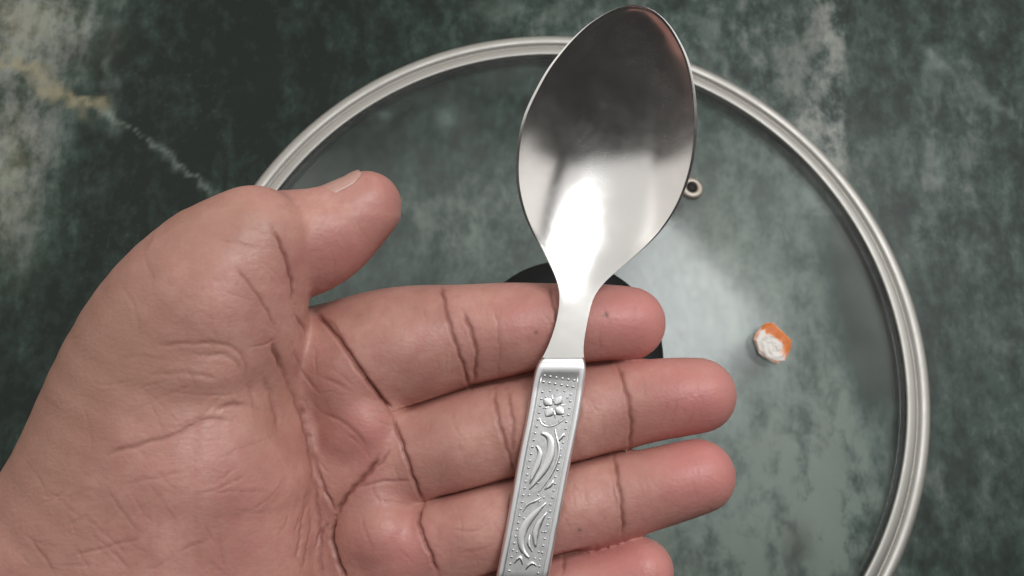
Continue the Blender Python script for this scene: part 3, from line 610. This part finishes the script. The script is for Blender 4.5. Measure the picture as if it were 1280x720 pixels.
# relief on the panel
def ridge(name, pts, rad, hgt, mat=SATIN, parent=handle, n=9):
    """raised swept ridge: pts in photograph px, rad px list, low dome cross-section"""
    sp = smoothpoly(pts, 10); m = len(sp); rr = np.interp(np.linspace(0, 1, m), np.linspace(0, 1, len(rad)), rad)
    tg = np.gradient(sp, axis=0); tg /= np.linalg.norm(tg, axis=1)[:, None]; nr = np.c_[-tg[:, 1], tg[:, 0]]
    V = []
    for i in range(m):
        for j in range(n):
            a = math.pi*j/(n-1); q = sp[i]+nr[i]*math.cos(a)*rr[i]; w0 = wtop(q[1])-0.12
            V.append(P(q[0], q[1], w0+0.78*hgt*math.sin(a)**0.7*min(1, rr[i]/2.0)))
    Fc = [(i*n+j, i*n+j+1, (i+1)*n+j+1, (i+1)*n+j) for i in range(m-1) for j in range(n-1)]
    Fc += [tuple(i*n+k for k in ((0, n-1))) + ((i+1)*n+n-1, (i+1)*n) for i in range(m-1)]
    Fc += [tuple(range(n)), tuple((m-1)*n+k for k in range(n))]
    return fin(name, np.array(V), Fc, mat, parent)
def frame(u, v, k=0):
    """panel coordinates: u across (px), v along -> photograph px"""
    c = (hL(v)+hR(v))/2; return (float(c+u), float(v))
def petal(cx, cy, a, ln, wd):
    d = np.array([math.cos(a), math.sin(a)])
    return ridge('flower_petal', [np.array([cx, cy])+d*t for t in (2.2, 2.2+ln*0.3, 2.2+ln*0.7, 2.2+ln)], [0.6, wd*0.8, wd, wd*0.75, 0.6], 0.40)
def flower(cx, cy, rot):
    for k in range(4): petal(cx, cy, rot+k*math.pi/2, 14.0, 6.6)
flower(692, 508, math.radians(45-8))
def motif(dy, mirror):
    """leaf pair in panel coordinates; each ridge is a part"""
    def T(pts): return [frame((-u if mirror else u), v+dy) for u, v in pts]
    ridge('leaf', T([(-11, 541), (-1, 546), (5, 560), (4, 580), (-4, 598), (-12, 612)]), [2.6, 5.0, 5.6, 5.2, 3.8, 1.0], 0.36)
    ridge('leaf', T([(-14, 557), (-9, 563), (-7, 575), (-10, 590), (-13, 605)]), [2.0, 3.8, 4.4, 3.4, 0.8], 0.42)
    ridge('stem', T([(5, 536), (10, 548), (15, 560), (16, 575), (10, 597), (0, 615)]), [1.0, 1.9, 2.0, 1.9, 1.6, 0.8], 0.5)
    ridge('leaflet', T([(18, 541), (14, 548), (11, 553)]), [1.0, 2.8, 1.0], 0.5)
    ridge('leaflet', T([(7, 612), (13, 606), (16, 600)]), [1.0, 3.2, 1.0], 0.5)
def motif2(dy, mirror):
    def T(pts): return [frame((-u if mirror else u), v+dy) for u, v in pts]
    ridge('leaf', T([(12, 628), (2, 640), (-8, 655), (-11, 672), (-6, 688), (4, 698)]), [1.0, 4.0, 5.4, 5.6, 4.4, 1.6], 0.36)
    ridge('leaf', T([(15, 640), (8, 654), (6, 670), (9, 684)]), [1.0, 4.2, 4.8, 1.6], 0.6)
    ridge('leaflet', T([(-1, 668), (0, 680), (6, 690)]), [1.0, 2.8, 1.0], 0.5)
    ridge('stem', T([(-15, 640), (-10, 630), (-2, 626), (4, 622)]), [0.8, 1.8, 2.2, 1.0], 0.48)
    ridge('leaflet', T([(-14, 704), (-8, 697), (-3, 706)]), [1.0, 3.0, 1.0], 0.5)
    ridge('leaflet', T([(2, 712), (9, 704), (15, 708)]), [1.0, 3.0, 1.0], 0.5)
for sg in (-1, 1): ridge('border_line', [frame(sg*23.0, v) for v in (470, 540, 620, 700, 780, 860, 935)], [0.9, 0.9], 0.30)
for k in range(4):
    a = math.radians(-8+90*k); ridge('leaflet', [(692+math.cos(a)*t, 508+math.sin(a)*t) for t in (5, 10, 15)], [0.8, 1.5, 0.7], 0.32)
ridge('stem', [frame(u, v) for u, v in ((-17, 522), (-12, 530), (-3, 533), (8, 529), (16, 522))], [0.8, 1.3, 1.4, 1.3, 0.8], 0.32)
motif(0, False); motif2(0, False); motif(185, True); motif2(185, True)
def beads():
    pts = []
    for v in (472.5, 480.5):
        for k, u in enumerate((-19, -11.5, -4, 4, 11.5, 19)): pts.append((u, v+u*0.16, 2.0))
    for v in np.arange(490, 930, 8.6):
        pts.append((-18.5, v, 1.9))
        pts.append((18.5 if (int(v/8.6) % 4) else 17.5, v+3, 1.8))
    for u, v in ((-9, 489), (9, 489), (0, 487), (-10, 528), (-2, 531), (9, 527), (0, 619), (8, 622), (3, 627), (-11, 619), (12, 520), (-13, 496), (14, 497), (-3, 604), (-12, 648), (14, 690), (11, 698), (14, 665), (-13, 690)):
        pts.append((u, v, 1.7))
    V = []; Fc = []
    for u, v, r in pts:
        x, y = frame(u, v); o = len(V); n = 8
        for ring, (rs, hz) in enumerate(((1, 0), (0.85, 0.5), (0.45, 0.85))):
            for k in range(n): a = 2*math.pi*k/n; V.append(P(x+r*rs*math.cos(a), y+r*rs*math.sin(a), wtop(y)-0.12+0.28*hz))
        V.append(P(x, y, wtop(y)-0.12+0.28))
        for ring in range(2):
            for k in range(n): l = (k+1) % n; Fc.append((o+ring*n+k, o+ring*n+l, o+(ring+1)*n+l, o+(ring+1)*n+k))
        for k in range(n): Fc.append((o+2*n+k, o+2*n+(k+1) % n, o+3*n))
    o = fin('bead_pattern', np.array(V), Fc, SATIN, handle); o['kind'] = 'stuff'
beads()
build_hand()
